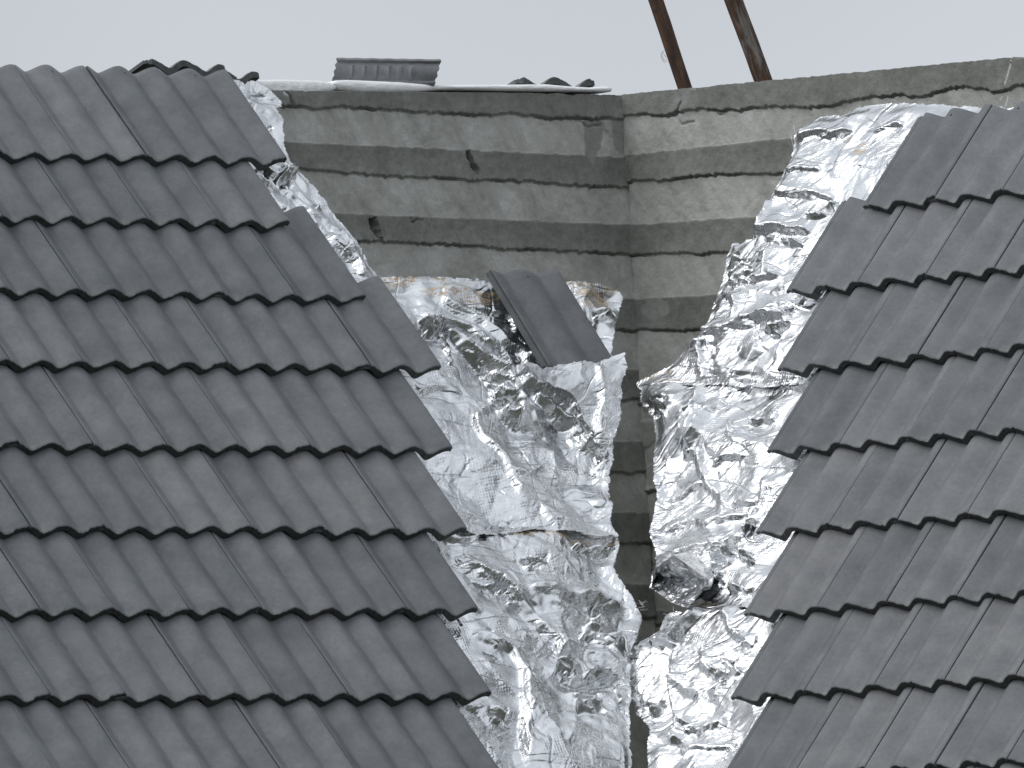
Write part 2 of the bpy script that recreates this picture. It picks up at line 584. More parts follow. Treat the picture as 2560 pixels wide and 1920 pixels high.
def build_wall(name, P, s0, s1, t_top, t1, bands, cracks, holes, paints, seed, label, blobs=()):
    ns, ntt = int((s1 - s0) / STEP) + 1, int((t1) / STEP) + 1
    s = np.linspace(s0, s1, ns); t = np.linspace(0, t1, ntt)
    Sg, Tg = np.meshgrid(s, t, indexing='ij')
    chip = .0035 * fbm(Sg * 26, Sg * 0 + seed, seed, 4)
    chip += np.where(vnoise(Sg * 9, Sg * 0 + .5, seed + 3) > .62, .006, 0)
    top = t_top(Sg) + np.abs(chip)
    T = np.maximum(Tg, top)                      # pull the first rows down to the chipped top edge
    h = .002 * fbm(Sg * 14, T * 14, seed + 1, 4) + .004 * vnoise(Sg * 3, T * 3, seed)
    dark = np.zeros_like(h)
    for k, (tt, tb, rag) in enumerate(bands):
        et = tt(Sg) + .0020 * fbm(Sg * 30, Sg * 0 + k, seed + k, 3)
        eb = tb(Sg) + rag * (fbm(Sg * 6, Sg * 0 + 3.3 * k, seed + k + 2, 5)) + .006 * np.abs(fbm(Sg * 45, Sg * 0 + k, seed + 5, 3))
        ind = sstep(-.002, .002, T - et) * sstep(-.002, .002, eb - T)
        dark = np.maximum(dark, ind)
        u = np.clip((T - et) / (eb - et), 0, 1)
        # mortar swells towards its ragged lower lip
        h += ind * (.0015 + .009 * u ** 2.5)
        ck = np.exp(-((T - eb - .002) / .0026) ** 2) * (.25 + .75 * sstep(-.4, .5, vnoise(Sg * 9, Sg * 0 + k, seed + 4)))
        h -= .020 * ck
    # the paler band below leans forward a little
    for pts, wd, dep in cracks:
        dd, _, al = dist_poly(Sg + .006 * fbm(Sg * 40, T * 40, seed, 2), T + .004 * fbm(Sg * 50, T * 30, seed + 2, 2), pts)
        h -= .8 * dep * np.exp(-(dd / (wd * .7)) ** 2)
    for poly in holes:
        ins = inside(Sg + .003 * fbm(Sg * 60, T * 60, 2, 2), T, poly)
        h -= .045 * ins
    pa = np.zeros_like(h)
    for pts, wd in paints:
        dd, _, al = dist_poly(Sg, T, pts)
        pa = np.maximum(pa, sstep(wd, wd * .6, dd))
    for (cs, ct, rs, rt, val) in blobs:          # mortar pads and pale patches
        q = ((Sg - cs) / rs) ** 2 + ((T - ct) / rt) ** 2 + .5 * fbm(Sg * 18, T * 18, 3, 3)
        kk = sstep(1.1, .7, q)
        dark = dark * (1 - kk) + val * kk
        h += .006 * kk * (1 if val < .6 else 0)
    edge_dark = (fbm(Sg * 7, T * 7, seed + 6, 4)) * .25
    dark = np.clip(dark * (1 - .15 * np.clip(edge_dark, 0, 1)) + np.clip(edge_dark, 0, .35) * (1 - dark), 0, 1)
    V = np.stack([Sg, -T, h], -1).reshape(-1, 3)
    f = grid_faces(ns, ntt)
    n0 = len(V)
    # top, back and ends: the wall is a solid 0.2 m thick
    th = .20
    tf = V.reshape(ns, ntt, 3)[:, 0]
    ex = np.stack([tf[:, 0], tf[:, 1] - .001, np.full(ns, -th)], 1)
    Vb = np.concatenate([V, ex, np.stack([ex[:, 0], np.full(ns, -t1), np.full(ns, -th)], 1)])
    i = np.arange(ns - 1)
    f_top = np.stack([i * ntt, (i + 1) * ntt, n0 + i + 1, n0 + i], 1)
    f_bk = np.stack([n0 + i, n0 + i + 1, n0 + ns + i + 1, n0 + ns + i], 1)
    f = np.concatenate([f, f_top, f_bk])
    at = {'band': np.r_[dark.ravel(), np.full(2 * ns, .8)], 'paint': np.r_[pa.ravel(), np.zeros(2 * ns)]}
    o = mesh_obj(name, Vb, f, M_WALL, P.mat(), attrs=at)
    tag(o, label, 'wall')
    return o

def Lst(P, x, y):
    return P.st(x, y)
def lin(P, p, q):
    a, b = P.st(*p), P.st(*q)
    k = (b[1] - a[1]) / (b[0] - a[0])
    return lambda s: a[1] + k * (s - a[0])
off = lambda fn, d: (lambda s: fn(s) + d)

Lx = WLp
b1 = lin(Lx, (860, 283), (1545, 301)); b2t = lin(Lx, (727, 373), (1545, 393)); b2 = lin(Lx, (760, 441), (1545, 466))
b3t = lin(Lx, (850, 549), (1545, 561)); b3 = lin(Lx, (900, 617), (1545, 631)); b4t = lin(Lx, (900, 740), (1545, 746)); b4 = lin(Lx, (900, 815), (1545, 822))
ltop = lin(Lx, (860, 233), (1550, 238))
up = lambda s: ltop(s) - .05
bandsL = [(lambda s: s * 0 - .3, b1, .006), (b2t, b2, .005), (b3t, b3, .006), (b4t, b4, .006)]
for k in range(1, 6):
    bandsL.append((off(b4t, .238 * k), off(b4, .238 * k), .006))
P_ = lambda *pts: [Lx.st(*p) for p in pts]
holes = [P_((1159, 388), (1168, 384), (1178, 412), (1191, 430), (1185, 446), (1172, 430), (1160, 402)),
         P_((912, 562), (932, 556), (940, 590), (943, 612), (928, 606), (918, 588))]
s_left = Lx.st(540, 300)[0]
build_wall("block_wall", WLp, s_left, .012, ltop, 3.6, bandsL,
           [(P_((700, 250), (712, 262), (722, 285)), .006, .02), (P_((1018, 556), (1024, 566), (1050, 562)), .003, .014),
            (P_((1430, 296), (1470, 322), (1500, 312), (1530, 345)), .004, .012)],
           holes, [], 3, "grey concrete block wall left of the corner, with white membrane along its top",
           blobs=[(*P_((1480, 345))[0], .04, .09, .75), (*P_((1545, 330))[0], .03, .08, .6)])
Rx = WRp
P_ = lambda *pts: [Rx.st(*p) for p in pts]
rtop = lin(Rx, (1565, 234), (2560, 122))
c1 = lin(Rx, (1570, 296), (2560, 196)); c2t = lin(Rx, (1570, 387), (1960, 340)); c2 = lin(Rx, (1570, 450), (1960, 422))
c3t = lin(Rx, (1570, 563), (1895, 536)); c3 = lin(Rx, (1570, 640), (1820, 620)); c4t = lin(Rx, (1570, 750), (1785, 733)); c4 = lin(Rx, (1570, 825), (1760, 819))
bandsR = [(lambda s: s * 0 - .3, c1, .013), (c2t, c2, .008), (c3t, c3, .008), (c4t, c4, .004)]
mk = lambda y: lin(Rx, (1560, y), (1660, y - 1))
bandsR += [(mk(950), mk(1010), .014), (mk(1205), mk(1228), .005), (mk(1322), mk(1342), .003), (mk(1405), mk(1425), .003), (mk(1530), mk(1560), .006), (mk(1610), mk(1680), .006), (mk(1720), mk(1800), .008)]
s_right = Rx.st(2620, 200)[0]
build_wall("block_wall", WRp, -.012, s_right, rtop, 3.6, bandsR,
           [(P_((1706, 250), (1700, 270), (1692, 285), (1668, 292)), .0035, .020), (P_((1700, 297), (1706, 310), (1735, 300)), .003, .012),
            (P_((1792, 272), (1800, 282), (1812, 280)), .003, .015), (P_((1620, 1340), (1618, 1380), (1622, 1420)), .003, .014),
            (P_((1570, 380), (1564, 600), (1570, 800)), .004, .008)],
           [], [(P_((2541, 141), (2534, 170), (2527, 192)), .0026), (P_((2530, 222), (2526, 240), (2521, 250)), .0030), (P_((2516, 222), (2511, 231)), .0022),
                (P_((2544, 124), (2542, 132)), .0020)], 5,
           "grey concrete block wall right of the corner, its top edge rising to the right",
           blobs=[(*P_((1622, 995))[0], .035, .06, .55), (*P_((1625, 1195))[0], .045, .045, .0), (*P_((1618, 1085))[0], .05, .05, .4),
                  (*P_((1560, 1105))[0], .02, .02, .1), (*P_((1640, 772))[0], .07, .035, .72)])

# ---------------------------------------------------------------- roof tiles
AMP = .0330
def prof(x, amp=None):
    amp = AMP if amp is None else amp
    ph = 2 * np.pi * x / W
    c = .5 + .5 * np.cos(ph + .34 * (.5 + .5 * np.cos(ph)))
    return -amp * (1 - c ** .72)
TH = .0262
TLEN = .42
TILT = math.atan(.0275 / G)
def tile_mesh(seed, nx=71, name="roof_tile", comb=False, loose=False):
    am = .023 if loose else AMP
    rs = np.random.RandomState(seed)
    x = np.linspace(-.2892, .0072, nx)
    ys = np.array([0, .0012, .004, .010, .05, .20, .33, .40, TLEN - .002, TLEN])
    drop = np.array([.0034, .0012, .0003, 0, 0, 0, 0, 0, .0006, .003])
    ph = rs.rand() * 50
    jit = .0020 * fbm(x * 60 + ph, x * 0, seed, 3)
    jit += np.where(vnoise(x * 45 + ph, x * 0 + .3, seed + 1) > .66, .0052, 0)
    dj = .0022 * np.clip(fbm(x * 90 + ph, x * 0 + .7, seed + 2, 3), 0, 2)
    top = prof(x, am)
    # right lap edge is rounded off, left edge a little lower
    top = top - .0022 * np.clip((x - .0045) / .0027, 0, 1) ** 2 - .0022 * np.clip((-.2865 - x) / .0027, 0, 1) ** 2
    V, Fc, fr, sm = [], [], [], []
    def add(P, ny, flag, smooth):
        b0 = len(V)
        V.extend(P); fr.extend([flag] * len(P))
        return b0
    nyy = len(ys)
    warp = .0015 * vnoise(ph + ys[None, :] * 3, x[:, None] * 2, seed)
    T = [(x[i], ys[j] + (jit[i] if ys[j] < .015 else 0), top[i] - drop[j] - (dj[i] if j < 3 else 0) + warp[i, j]) for i in range(nx) for j in range(nyy)]
    b0 = add(T, nyy, 0, True)
    for i in range(nx - 1):
        for j in range(nyy - 1):
            a = b0 + i * nyy + j
            Fc.append((a, a + nyy, a + nyy + 1, a + 1)); sm.append(True)
    # underside follows the rolls
    bot = prof(x, am) - TH + .004 * np.cos(2 * np.pi * x / W)
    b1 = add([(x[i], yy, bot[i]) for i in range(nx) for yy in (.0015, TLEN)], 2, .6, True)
    for i in range(nx - 1):
        a = b1 + i * 2
        Fc.append((a, a + 1, a + 3, a + 2)); sm.append(True)
    # front and head faces, with their own vertices
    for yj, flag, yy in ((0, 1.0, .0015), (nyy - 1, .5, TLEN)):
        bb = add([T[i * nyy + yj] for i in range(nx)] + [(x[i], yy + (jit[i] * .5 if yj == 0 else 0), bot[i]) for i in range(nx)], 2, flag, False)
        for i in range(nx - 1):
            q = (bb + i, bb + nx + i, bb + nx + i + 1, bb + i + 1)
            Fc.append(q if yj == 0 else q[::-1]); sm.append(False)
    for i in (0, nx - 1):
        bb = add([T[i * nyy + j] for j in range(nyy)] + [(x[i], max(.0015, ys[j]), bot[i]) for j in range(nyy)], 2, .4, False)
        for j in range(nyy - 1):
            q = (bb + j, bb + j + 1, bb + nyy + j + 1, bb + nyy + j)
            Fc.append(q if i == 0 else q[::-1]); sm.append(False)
    # interlocking channel along the left side, lying lower, with two small ribs
    xc = np.linspace(-.3080 if loose else -.3240, -.2885, 13)
    hc = prof(xc, am) - .0150
    hc = hc + (.006 if loose else 0) + (.0006 if loose else .0030) * (np.cos((xc + .3265) / .035 * 4 * np.pi) * .5 + .5)
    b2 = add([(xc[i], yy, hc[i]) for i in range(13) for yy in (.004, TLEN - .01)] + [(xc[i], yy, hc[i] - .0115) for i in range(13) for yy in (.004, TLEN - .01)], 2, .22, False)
    for i in range(12):
        a = b2 + i * 2
        Fc.append((a, a + 2, a + 3, a + 1)); sm.append(False)
        c = a + 26
        Fc.append((c, c + 1, c + 3, c + 2)); sm.append(False)
        Fc.append((a, c, c + 2, a + 2)); sm.append(False)
        Fc.append((a + 1, a + 3, c + 3, c + 1)); sm.append(False)
    Fc.append((b2, b2 + 1, b2 + 27, b2 + 26)); sm.append(False)
    if comb:   # small nibs under the head
        for k in range(7):
            cx_ = -.26 + k * .038
            z0 = float(prof(np.array([cx_]))[0]) - TH
            c = [(cx_ + dx, TLEN + dy, z0 + dz) for dx in (-.006, .006) for dy in (-.03, .008) for dz in (-.014, .012)]
            bb = add(c, 2, .4, False)
            for q in ((0, 1, 3, 2), (4, 6, 7, 5), (0, 4, 5, 1), (2, 3, 7, 6), (0, 2, 6, 4), (1, 5, 7, 3)):
                Fc.append(tuple(bb + z for z in q)); sm.append(False)
    me = bpy.data.meshes.new(name)
    me.from_pydata([(float(a), float(b), float(c)) for a, b, c in V], [], Fc)
    me.polygons.foreach_set('use_smooth', np.array(sm))
    at = me.attributes.new('front', 'FLOAT', 'POINT')
    at.data.foreach_set('value', np.array(fr, dtype=np.float32))
    me.materials.append(M_TILE)
    me.update()
    return me

TM = [tile_mesh(11 + 7 * k) for k in range(6)]
rnd = random.Random(4)
def place_tile(P, xr, y, z, label, group, me=None, dz=0.0, tilt=TILT, rz=0.0, ry=0.0):
    o = bpy.data.objects.new("roof_tile", me or rnd.choice(TM))
    COL.objects.link(o)
    o.matrix_world = P.mat(xr, y, z + dz, rz=rz, rx=-tilt, ry=ry)
    tag(o, label, 'roof tile', group)
    return o

NROW = {}
for side, P, ee, tt, ss in (('left', LP, eL, tL, sL), ('right', RP, eR, tR, sR)):
    for r in range(1, 10):
        y = r * G + tt[r]
        if side == 'left':
            ncol = (ee[r] + 18) // 2 + 1 if r > 1 else 7
            ncol = min(ncol, 9)
        else:
            ncol = {1: 3, 2: 4, 3: 4, 4: 5, 5: 5, 6: 5, 7: 5, 8: 5, 9: 5}[r]
        for c in range(ncol):
            if side == 'left':
                xr = (ee[r] - 2 * c) * W + ss[r]
            else:
                xr = (ee[r] + 2 * c + 2) * W + ss[r] + .022
            # skip what falls wholly outside the frame
            pc = P.O + P.u * (xr - .15) + P.d * (y - .2) - CAM
            q = M @ pc
            px, py = 1280 + F * q[0] / q[2], 960 + F * q[1] / q[2]
            if px < -330 or px > 2890 or py > 2120:
                continue
            edge = 'foil' if r > 1 or side == 'right' else 'foil'
            lab = "grey roof tile in the %s row of the %s slope, %s from the foil" % (ORD[r], side, ORD[c + 1])
            place_tile(P, xr + rnd.uniform(-.0012, .0012), y + rnd.uniform(-.0035, .0035), 0, lab,
                       "roof tiles laid on the %s slope" % side, dz=rnd.uniform(-.0015, .0028),
                       tilt=TILT + rnd.uniform(-.003, .003), rz=rnd.uniform(-.0040, .0040))

# ---------------------------------------------------------------- foil sheets
FO = -.100          # the foil lies this far under the tips of the tiles
def smooth_poly(pts, k=0.0):
    return pts

def build_foil(name, P, outline, step=.0045, off_=FO, crump=1.0, seed=0, folds=(), patches=(), stains=(), rot=0.5,
               label=None, parent=None, lift=0.0, curl=.012, curl_pts=None, extra=None, off_fn=None, edge_k=.25, scales=((.26, .50), (.11, .62), (.050, .38), (.020, .14)), auto=12):
    fo_ = off_fn or (lambda y: off_)
    poly = np.array([P.st(x, y, fo_(y)) for x, y in outline])
    lo, hi = poly.min(0) - .01, poly.max(0) + .01
    nx, ny = int((hi[0] - lo[0]) / step) + 2, int((hi[1] - lo[1]) / step) + 2
    s = lo[0] + np.arange(nx) * step; t = lo[1] + np.arange(ny) * step
    Sg, Tg = np.meshgrid(s, t, indexing='ij')
    # fine frayed outline
    js, jt = Sg + .005 * fbm(Sg * 40, Tg * 40, seed, 3), Tg + .005 * fbm(Sg * 40 + 9, Tg * 40, seed + 1, 3)
    ctr = lambda a: .25 * (a[:-1, :-1] + a[1:, :-1] + a[:-1, 1:] + a[1:, 1:])
    keep = inside(ctr(js), ctr(jt), poly)
    # crumpling
    wx = Sg + .016 * fbm(Sg * 7, Tg * 7, seed + 2, 2)
    wy = Tg + .016 * fbm(Sg * 7 + 5, Tg * 7 + 3, seed + 3, 2)
    h = np.zeros_like(Sg)
    for k, (cell, slope) in enumerate(scales):
        an = rot + k * 1.1 + seed
        ca, sa = math.cos(an), math.sin(an)
        X, Y = (wx * ca + wy * sa) / cell, (-wx * sa + wy * ca) / (cell * (2.5 if k % 2 == 0 else 1.2))
        msk = .35 + .65 * sstep(-.5, .5, fbm(Sg * 4 + k * 3, Tg * 4, seed + k, 2)) if k > 0 else 1
        h += crump * slope * cell * .5 * msk * facet(X + 31 * seed, Y + 17 * k, seed + k)
    for pts, H, wd, wr, sd_ in folds:
        pl = [P.st(x, y, fo_(y)) for x, y in pts]
        dd, side, al = dist_poly(Sg + .010 * fbm(Sg * 16, Tg * 16, seed + 4, 3), Tg + .010 * fbm(Sg * 16, Tg * 16 + 7, seed + 5, 3), pl)
        side = side * sd_
        tp = sstep(0, .12, al) * sstep(1, .85, al)
        hh = np.where(side > 0, np.clip(1 - dd / wd, 0, 1), np.exp(-dd / wr))
        h += 1.5 * H * hh * tp
    ra = random.Random(seed * 7 + 1)
    for _ in range(auto if extra is None else 3):
        a0, b0 = ra.uniform(lo[0], hi[0]), ra.uniform(lo[1], hi[1])
        an = ra.choice((ra.gauss(.15, .35), ra.gauss(1.0 if P is LP else 2.1, .35)))
        pl = []
        for q in range(5):
            pl.append((a0, b0))
            ll = ra.uniform(.03, .09)
            a0 += ll * math.cos(an); b0 += ll * math.sin(an); an += ra.gauss(0, .35)
        dd, side, al = dist_poly(Sg + .006 * fbm(Sg * 20, Tg * 20, seed + 4, 2), Tg + .006 * fbm(Sg * 20, Tg * 20 + 7, seed + 5, 2), pl)
        wd = ra.uniform(.012, .03)
        h += ra.uniform(.5, 1.0) * wd * np.where(side > 0, np.clip(1 - dd / wd, 0, 1), np.exp(-dd / (wd * 2.2))) * sstep(0, .2, al) * sstep(1, .8, al)
    pm = np.zeros_like(h)
    for poly_, gs_, gt_, base_ in patches:
        pl = np.array([P.st(x, y, off_) for x, y in poly_])
        jx, jy = Sg + .006 * fbm(Sg * 25, Tg * 25, seed + 1, 2), Tg + .006 * fbm(Sg * 25, Tg * 25 + 3, seed + 2, 2)
        ins = inside(jx, jy, pl)
        dd, _, _ = dist_poly(jx, jy, np.concatenate([pl, pl[:1]]))
        mskp = np.where(ins, np.clip(dd / .009, 0, 1), 0)
        gs_ = (abs(gs_) * .8 + .45 * min(1, abs(gt_))) * (1 if P is LP else -1)
        if abs(gt_) >= .5:
            gs_, gt_ = gs_ * 1.5, gt_ * 1.25 - .25
            pm = np.maximum(pm, mskp)
        gm = math.hypot(gs_, gt_) + 1e-9
        pp = .030 + .012 * np.abs(fbm(Sg * 9, Tg * 9, seed + 6, 2))
        vv = (gs_ * Sg + gt_ * Tg) / gm + .008 * fbm(Sg * 22, Tg * 22, seed + 2, 3)
        vr = vv / .055
        saw = (vr - np.floor(vr)) * .055
        saw = np.where(saw > .047, .047 * (.055 - saw) / .008, saw)
        h = h * (1 - .6 * mskp) + mskp * (base_ + gm * (saw - .022))
    # free edges lie flatter and curl up a little
    dd, _, al = dist_poly(Sg, Tg, np.concatenate([poly, poly[:1]]))
    if extra is None:
        h = h * (edge_k + (1 - edge_k) * sstep(0, .055, dd))
    h += curl * np.exp(-dd / .02) * (.5 + vnoise(Sg * 12, Tg * 12, seed + 5))
    if extra is not None:
        h = extra(P, Sg, Tg, h, off_)
    st_ = np.zeros_like(h)
    for (x, y, rx, ry) in stains:
        c = P.st(x, y, off_); r1 = abs(P.st(x + rx, y, off_)[0] - c[0]); r2 = abs(P.st(x, y + ry, off_)[1] - c[1])
        st_ = np.maximum(st_, sstep(1.3, .5, ((Sg - c[0]) / r1) ** 2 + ((Tg - c[1]) / r2) ** 2))
    h = h + lift
    if extra is None:
        h = np.minimum(h, .115)
        cov = covered(P, Sg, Tg)
        h = np.where(cov, np.minimum(h, -.093 - off_), h)
    V = np.stack([Sg, -Tg, h + off_], -1).reshape(-1, 3)
    V, f, at = compact(V, grid_faces(nx, ny, keep), {'stain': st_.ravel(), 'dark_facet': pm.ravel()})
    sm = np.zeros(len(f), bool)
    sm[:] = True
    o = mesh_obj(name, V, f[:, ::-1], M_FOIL, P.mat() if parent is None else None, parent=parent, attrs=at, smooth=sm)
    return o

def covered(P, Sg, Tg):
    left = P is LP
    c = np.zeros(Sg.shape, bool)
    for r in range(1, 10):
        y = r * G + (tL if left else tR)[r]
        e = (eL if left else eR)[r] * W + (sL if left else sR)[r]
        m = (Tg < y + .004) & (Tg > y - TLEN - .01)
        c |= m & ((Sg < e - .004) if left else (Sg > e + .012))
    if left:
        q = [P.st(*p, FO) for p in ((1225, 665), (1400, 665), (1530, 930), (1365, 935))]
        c |= inside(Sg, Tg, q)
    return c

def zz(ox, oy, s, pts):
    return [(ox + x / s, oy + y / s) for x, y in pts]

# left slope, narrow top strip
oA = [(500, 195), (592, 200), (640, 204), (668, 222), (704, 252), (705, 266), (690, 272), (702, 300), (709, 345), (716, 372), (730, 405), (759, 446),
      (810, 505), (854, 560), (880, 600), (895, 622), (920, 665), (945, 705), (900, 712), (760, 720), (640, 500), (500, 260)]
FA = build_foil("foil_sheet", LP, oA, seed=1, crump=.55,
                folds=[([(640, 400), (700, 440), (725, 470)], .02, .03, .03, 1), ([(705, 470), (760, 520), (800, 580)], .012, .02, .03, 1)],
                patches=[([(696, 420), (732, 422), (735, 450), (712, 480), (697, 455)], .0, -1.1, .006), ([(778, 520), (800, 515), (800, 535), (780, 534)], 0, -1., .003),
                         ([(795, 540), (820, 550), (815, 560)], 0, -1, .002), ([(668, 312), (690, 316), (680, 325)], 0, -1, .002)],
                curl=.006)
tag(FA, "narrow strip of silver foil beside the top three left rows, under the white membrane", "foil sheet")

# left slope, big middle sheet
oB = zz(560, 170, 2.212, [(700, 1120), (900, 1160), (1000, 1165), (1200, 1180), (1440, 1190), (1650, 1180), (1890, 1180), (2050, 1195), (2180, 1222), (2205, 1250)])
oB += zz(900, 650, 2.765, [(1815, 290), (1790, 390), (1760, 440), (1740, 600), (1745, 690), (1770, 740), (1775, 900), (1775, 1080), (1740, 1250), (1755, 1350), (1730, 1450), (1722, 1659)])
oB += zz(900, 1250, 2.458, [(1545, 0), (1540, 150), (1580, 225), (1400, 222), (1200, 205), (1050, 192), (900, 200), (700, 218), (560, 198), (330, 180)])
oB += [(960, 1300), (900, 1000), (830, 800)]
Z4 = lambda *p: zz(900, 650, 2.765, p)
FB = build_foil("foil_sheet", LP, oB, seed=2, crump=.72,
    folds=[(Z4((380, 405), (560, 450), (750, 530), (900, 620), (1010, 730), (1050, 900), (1150, 1170)), .042, .050, .07, 1),
           (Z4((1060, 650), (1250, 740), (1350, 850), (1450, 880), (1530, 950), (1560, 1150), (1660, 1360)), .045, .075, .05, 1),
           (Z4((480, 240), (620, 330), (800, 430), (960, 560), (1180, 660)), .020, .030, .03, 1),
           (Z4((1640, 730), (1655, 900), (1640, 1100), (1625, 1330)), .012, .012, .02, 1),
           (Z4((1030, 1490), (1150, 1480), (1290, 1410)), .014, .018, .03, 1),
           (Z4((800, 1000), (830, 1200), (960, 1350), (1040, 1500), (1080, 1640)), .014, .014, .03, 1),
           (Z4((400, 880), (600, 850), (720, 900)), .010, .02, .02, 1),
           (Z4((1340, 1290), (1350, 1450), (1390, 1560)), .012, .015, .02, -1)],
    patches=[(Z4((390, 420), (540, 430), (570, 500), (500, 530), (440, 520)), -.3, -.9, .004),
             (Z4((560, 460), (760, 535), (900, 630), (1020, 760), (1050, 900), (1100, 1060), (1140, 1150), (1060, 1080), (960, 950), (900, 800), (780, 680), (620, 600)), -.6, -.85, .002),
             (Z4((1080, 700), (1230, 750), (1330, 860), (1440, 910), (1500, 1000), (1510, 1150), (1400, 1120), (1300, 1080), (1200, 980), (1120, 860)), -.55, -.8, .0),
             (Z4((1420, 890), (1500, 960), (1550, 1120), (1620, 1280), (1560, 1300), (1470, 1130)), -.5, -.7, .0),
             (Z4((910, 880), (1000, 960), (1130, 1130), (1100, 1150), (940, 990)), -.3, -.9, .0),
             (Z4((1000, 400), (1080, 560), (1140, 640), (1080, 590), (990, 460)), .2, -.8, .0),
             (Z4((1620, 350), (1760, 340), (1780, 420), (1700, 440), (1590, 430)), .1, -.5, .0),
             (Z4((720, 330), (1000, 410), (1060, 480), (900, 470), (800, 400)), .0, -.45, .0),
             (Z4((590, 560), (650, 640), (660, 730), (620, 720)), -.6, -.4, .0),
             (Z4((1640, 1390), (1730, 1360), (1720, 1440), (1640, 1450)), 0, -.6, .0)],
    stains=[(990, 702, 60, 16), (1085, 738, 40, 12), (1125, 738, 35, 14), (1180, 755, 50, 16), (1232, 755, 25, 10), (1095, 702, 18, 12), (1455, 735, 45, 40), (1490, 745, 40, 22), (1530, 722, 22, 8), (1190, 765, 30, 10)])
tag(FB, "large crumpled silver foil sheet under the loose tile, with orange stains along its top edge", "foil sheet")

# flap folded over the foot of the loose tile
oF = Z4((1160, 690), (1230, 690), (1270, 735), (1300, 716), (1400, 700), (1480, 692), (1560, 706), (1610, 716), (1700, 696), (1790, 686), (1803, 800), (1780, 900), (1778, 1080), (1745, 1250), (1665, 1350), (1610, 1230), (1555, 1100), (1500, 950), (1400, 870), (1290, 800), (1200, 760))
flap_off = lambda y: .026 - .118 * min(1, max(0, (y - 905) / 240))
def flap_extra(P, Sg, Tg, h, off_):
    ys = np.linspace(880, 1180, 40)
    ts = [P.st(1470, y, flap_off(y))[1] for y in ys]
    return h * .75 + np.interp(Tg, ts, [flap_off(y) for y in ys]) - off_
FF = build_foil("flap", LP, oF, seed=6, crump=.7, parent=FB, extra=flap_extra, off_fn=flap_off, curl=.0,
                folds=[(Z4((1620, 725), (1650, 900), (1640, 1100), (1640, 1330)), .020, .016, .03, 1), (Z4((1500, 720), (1560, 900)), .012, .016, .03, -1)],
                patches=[(Z4((1540, 730), (1610, 725), (1570, 780), (1530, 780)), 0, -.7, 0)])

# left slope, lower sheet
Z5 = lambda *p: zz(900, 1250, 2.458, p)
oC = Z5((300, 130), (560, 170), (900, 175), (1200, 180), (1585, 205), (1590, 265), (1562, 400), (1620, 500), (1680, 600), (1740, 700), (1738, 740), (1715, 800), (1680, 900), (1655, 960), (1642, 1110), (1648, 1250), (1632, 1300), (1642, 1450), (1655, 1647), (1660, 1760), (700, 1760), (500, 1400))
FC = build_foil("foil_sheet", LP, oC, seed=3, crump=.80, off_=FO - .012,
    folds=[(Z5((560, 410), (700, 460), (820, 530), (960, 660), (1080, 770), (1200, 900), (1290, 1110)), .030, .030, .06, 1),
           (Z5((1000, 540), (1200, 600), (1450, 620), (1700, 650)), .022, .035, .04, 1),
           (Z5((1180, 920), (1350, 930), (1500, 980), (1640, 1110)), .020, .040, .04, 1),
           (Z5((1180, 1120), (1300, 1150), (1500, 1120), (1645, 1125)), -.028, .05, .02, 1),
           (Z5((1040, 780), (1080, 900), (1200, 1000), (1170, 1130)), .020, .014, .05, -1),
           (Z5((620, 860), (760, 900), (900, 990), (1000, 1150), (1010, 1400), (1060, 1640)), .022, .022, .05, 1),
           (Z5((1320, 1190), (1280, 1350), (1240, 1560)), .02, .03, .03, -1)],
    patches=[(Z5((640, 510), (790, 560), (880, 600), (860, 620), (720, 600)), -.2, -1.0, .0), (Z5((800, 530), (880, 600), (830, 620)), .0, -1.1, .0),
             (Z5((880, 650), (960, 665), (950, 690), (880, 680)), .0, -1.0, .0),
             (Z5((1370, 760), (1480, 700), (1460, 850), (1400, 900), (1320, 880)), -.2, -.8, .0), (Z5((1470, 850), (1600, 800), (1580, 900), (1500, 960)), .3, -.6, .0),
             (Z5((1210, 930), (1300, 960), (1330, 1080), (1240, 1100), (1200, 1020)), -.2, -.6, .0), (Z5((1370, 1060), (1500, 1040), (1640, 1110), (1500, 1130), (1380, 1110)), 0, -1.1, .0),
             (Z5((500, 220), (730, 215), (720, 280), (500, 290)), .1, -.55, .0), (Z5((1280, 270), (1560, 280), (1540, 340), (1300, 310)), .0, -.8, .0),
             (Z5((980, 390), (1140, 350), (1130, 440), (1000, 460)), .2, -.5, .0), (Z5((720, 980), (840, 1020), (800, 1040), (740, 1020)), 0, -1.0, .0),
             (Z5((640, 1270), (740, 1290), (720, 1340), (650, 1310)), 0, -.8, 0), (Z5((760, 1280), (900, 1300), (880, 1400), (790, 1400)), .2, -.6, 0),
             (Z5((1290, 1230), (1480, 1230), (1500, 1330), (1330, 1330)), .2, -.55, 0), (Z5((980, 1030), (1060, 1060), (1060, 1110), (980, 1090)), .1, -.7, 0),
             (Z5((740, 820), (800, 830), (790, 860), (720, 850)), .1, -.7, 0), (Z5((1560, 1200), (1640, 1250), (1630, 1420), (1560, 1300)), .6, -.6, 0)],
    stains=[(1460, 1352, 110, 9), (1330, 1337, 60, 8), (1380, 1343, 60, 7)])
tag(FC, "lower left crumpled silver foil sheet reaching the foot of the valley gap", "foil sheet")

